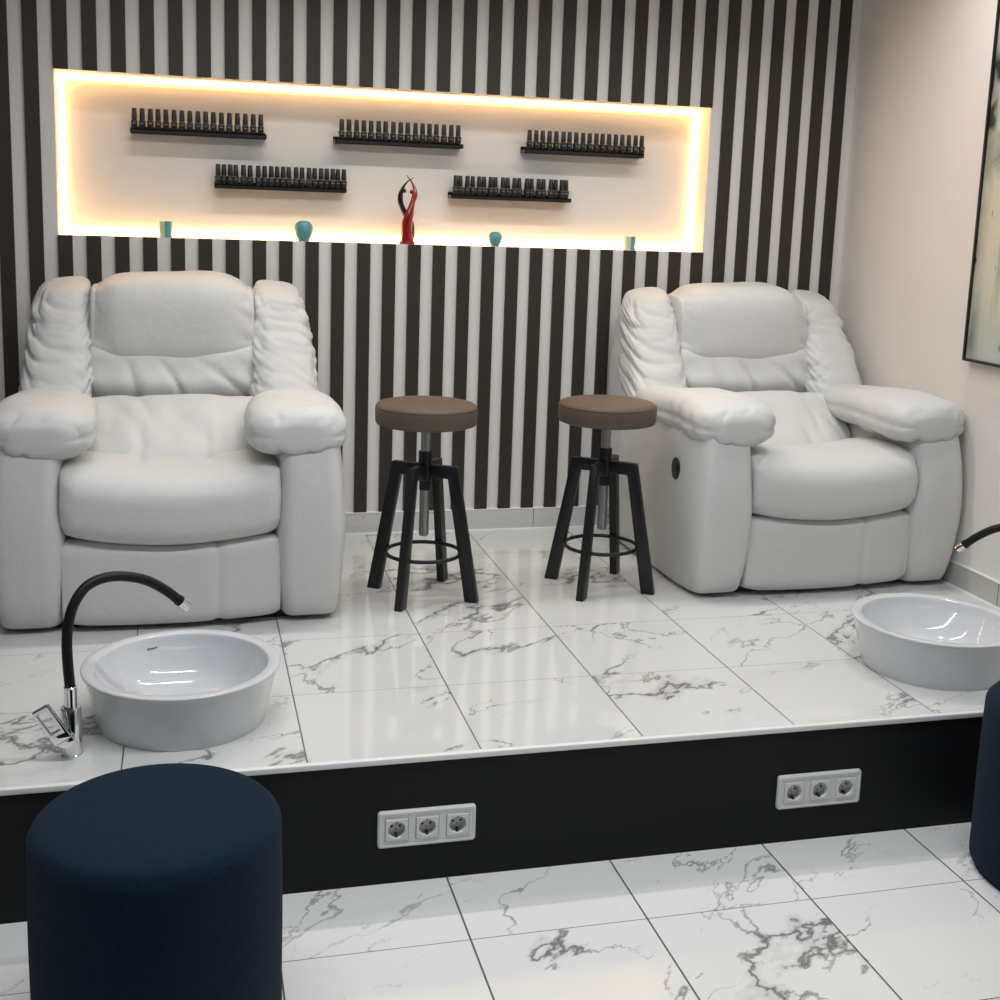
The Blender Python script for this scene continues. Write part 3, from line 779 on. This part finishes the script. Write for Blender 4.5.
# red and black entwined dancers
def swept(name, pts, rad, m, parent, flat=1.0):
    P3 = [Vector(p) for p in pts]; R3 = [Vector((q, 0, 0)) for q in rad]
    n = 18; res = 8; N = res * (len(P3) - 1); b = bmesh.new(); rings = []
    for i in range(N + 1):
        t_ = i / N; c = catmull(P3, t_); q = max(.0008, catmull(R3, t_).x)
        rings.append([b.verts.new(c + Vector((q * cos(2 * pi * k / n), q * flat * sin(2 * pi * k / n), 0))) for k in range(n)])
    for A, Bq in zip(rings, rings[1:]):
        for k in range(n): j = (k + 1) % n; b.faces.new((A[k], A[j], Bq[j], Bq[k]))
    b.faces.new(rings[0]); b.faces.new(rings[-1])
    return auto_smooth(new_obj(name, b, m, parent), 60)
fg = empty('dancer_figurine', 'glossy red and black figurine of two entwined dancers with raised arms', 'figurine', (.290, .036, NZ0))
X = lambda x: x - .290
Z = lambda z: z - 1.103
b = bmesh.new()
bs = lathe('base', [(0, 0), (.029, 0), (.030, .002), (.030, .008), (.027, .011), (0, .012)], M['red'], fg, n=32, sy=.7)
red = swept('red_dancer', [(X(.290), 0, .010), (X(.288), -.001, .030), (X(.287), -.004, .060), (X(.288), -.007, .085), (X(.294), -.009, .110), (X(.300), -.009, .135), (X(.306), -.007, .155), (X(.312), -.005, .172),
                           (X(.3145), -.004, .190), (X(.313), -.003, .205), (X(.308), -.001, .220), (X(.300), .001, .233), (X(.291), .003, .244), (X(.283), .004, .254)],
            [.025, .022, .0205, .0195, .0165, .0125, .0105, .0110, .0095, .0070, .0048, .0036, .0030, .0018], M['red'], fg, flat=.8)
bl = swept('black_dancer', [(X(.300), .008, .010), (X(.304), .010, .045), (X(.300), .011, .080), (X(.286), .010, .105), (X(.273), .008, .130), (X(.264), .006, .150), (X(.2615), .005, .170),
                            (X(.263), .004, .187), (X(.268), .003, .202), (X(.276), .002, .217), (X(.288), .000, .231), (X(.301), -.002, .240), (X(.312), -.003, .246)],
            [.018, .0155, .0150, .0130, .0115, .0105, .0100, .0090, .0068, .0052, .0040, .0032, .0018], M['blk_glaze'], fg, flat=.8)
for (x, z, m, par) in ((.3025, 1.296, 'red', red), (.2755, 1.299, 'blk_glaze', bl)):
    b = bmesh.new(); bmesh.ops.create_uvsphere(b, u_segments=20, v_segments=14, radius=.0072)
    for v in b.verts: v.co = Vector((v.co.x + X(x), v.co.y - .001, v.co.z * 1.15 + Z(z)))
    new_obj('head', b, M[m], par)

# ------------------------------------------------------------------ painting on the right wall
pt = empty('framed_painting', 'abstract painting in grey, cream and black in a thin black frame', 'painting', (W, -1.45, .787))
y1, y0, z0, z1 = -.905, -2.03, .787, 2.16
def pbox(name, a, b_, c, d, e, f, m, bev=0):
    b = bmesh.new(); add_box(b, a - W, b_ - W, c + 1.45, d + 1.45, e - .787, f - .787, bev)
    return new_obj(name, b, m, pt, smooth=False)
fb = bmesh.new()
for (c, d, e, f) in ((y0, y1, z0, z0 + .008), (y0, y1, z1 - .008, z1), (y0, y0 + .008, z0 + .008, z1 - .008), (y1 - .008, y1, z0 + .008, z1 - .008)):
    add_box(fb, -.032, -.001, c + 1.45, d + 1.45, e - .787, f - .787)
new_obj('frame', fb, M['frame'], pt, smooth=False)
cb = bmesh.new(); add_box(cb, W - .024, W - .004, y0 + .009, y1 - .009, z0 + .009, z1 - .009)
for v in cb.verts: v.co -= Vector((W, -1.45, .787))
cv = new_obj('canvas', cb, M['art'], pt, smooth=False)
# canvas pattern reads object coordinates; keep them in wall space
for n_ in M['art'].node_tree.nodes:
    pass

# ------------------------------------------------------------------ lights
def area(name, loc, sx, sy, power, col=(1, 1, 1), rot=(0, 0, 0), spread=pi):
    l = bpy.data.lights.new(name, 'AREA'); l.shape = 'RECTANGLE'; l.size = sx; l.size_y = sy
    l.energy = power; l.color = col; l.spread = spread
    o = bpy.data.objects.new(name, l); COL.objects.link(o); o.location = loc; o.rotation_euler = rot
    return o
area('ceiling_lamp', (.35, -.80, ZC - .01), 2.2, .05, 14, (1, .965, .93), spread=radians(125))
area('ceiling_lamp', (.1, -2.5, ZC - .01), 2.8, .06, 42, (.93, .975, 1.0))
area('ceiling_lamp', (0, -4.6, ZC - .01), 3.0, .2, 5, (.93, .975, 1.0))

area('ceiling_downlight', (1.72, -1.0, ZC - .01), .10, .10, 4.5, (1, .975, .95), spread=radians(130))
w = bpy.data.worlds.new('world'); S.world = w; w.use_nodes = True
w.node_tree.nodes['Background'].inputs[0].default_value = (.5, .52, .55, 1)
w.node_tree.nodes['Background'].inputs[1].default_value = .05

# ------------------------------------------------------------------ camera
yaw, pitch, roll = .2551, -.1726, .0342
f = Vector((sin(yaw) * cos(pitch), cos(yaw) * cos(pitch), sin(pitch)))
r = Vector((cos(yaw), -sin(yaw), 0)); u = r.cross(f)
rr = r * cos(roll) + u * sin(roll); uu = -r * sin(roll) + u * cos(roll)
cam = bpy.data.cameras.new('camera'); co = bpy.data.objects.new('camera', cam); COL.objects.link(co)
mt = Matrix((( rr.x, uu.x, -f.x, -.5063), (rr.y, uu.y, -f.y, -4.4908), (rr.z, uu.z, -f.z, 1.2216), (0, 0, 0, 1)))
co.matrix_world = mt
cam.sensor_width = 36; cam.lens = 1207.56 / 1000 * 36; cam.shift_y = -(500 - 425.96) / 1000
cam.clip_start = .05
S.camera = co
vs = S.view_settings
S.display_settings.display_device = 'sRGB'
vs.view_transform = 'Standard'; vs.look = 'None'; vs.gamma = 1; vs.exposure = 0; vs.use_curve_mapping = False
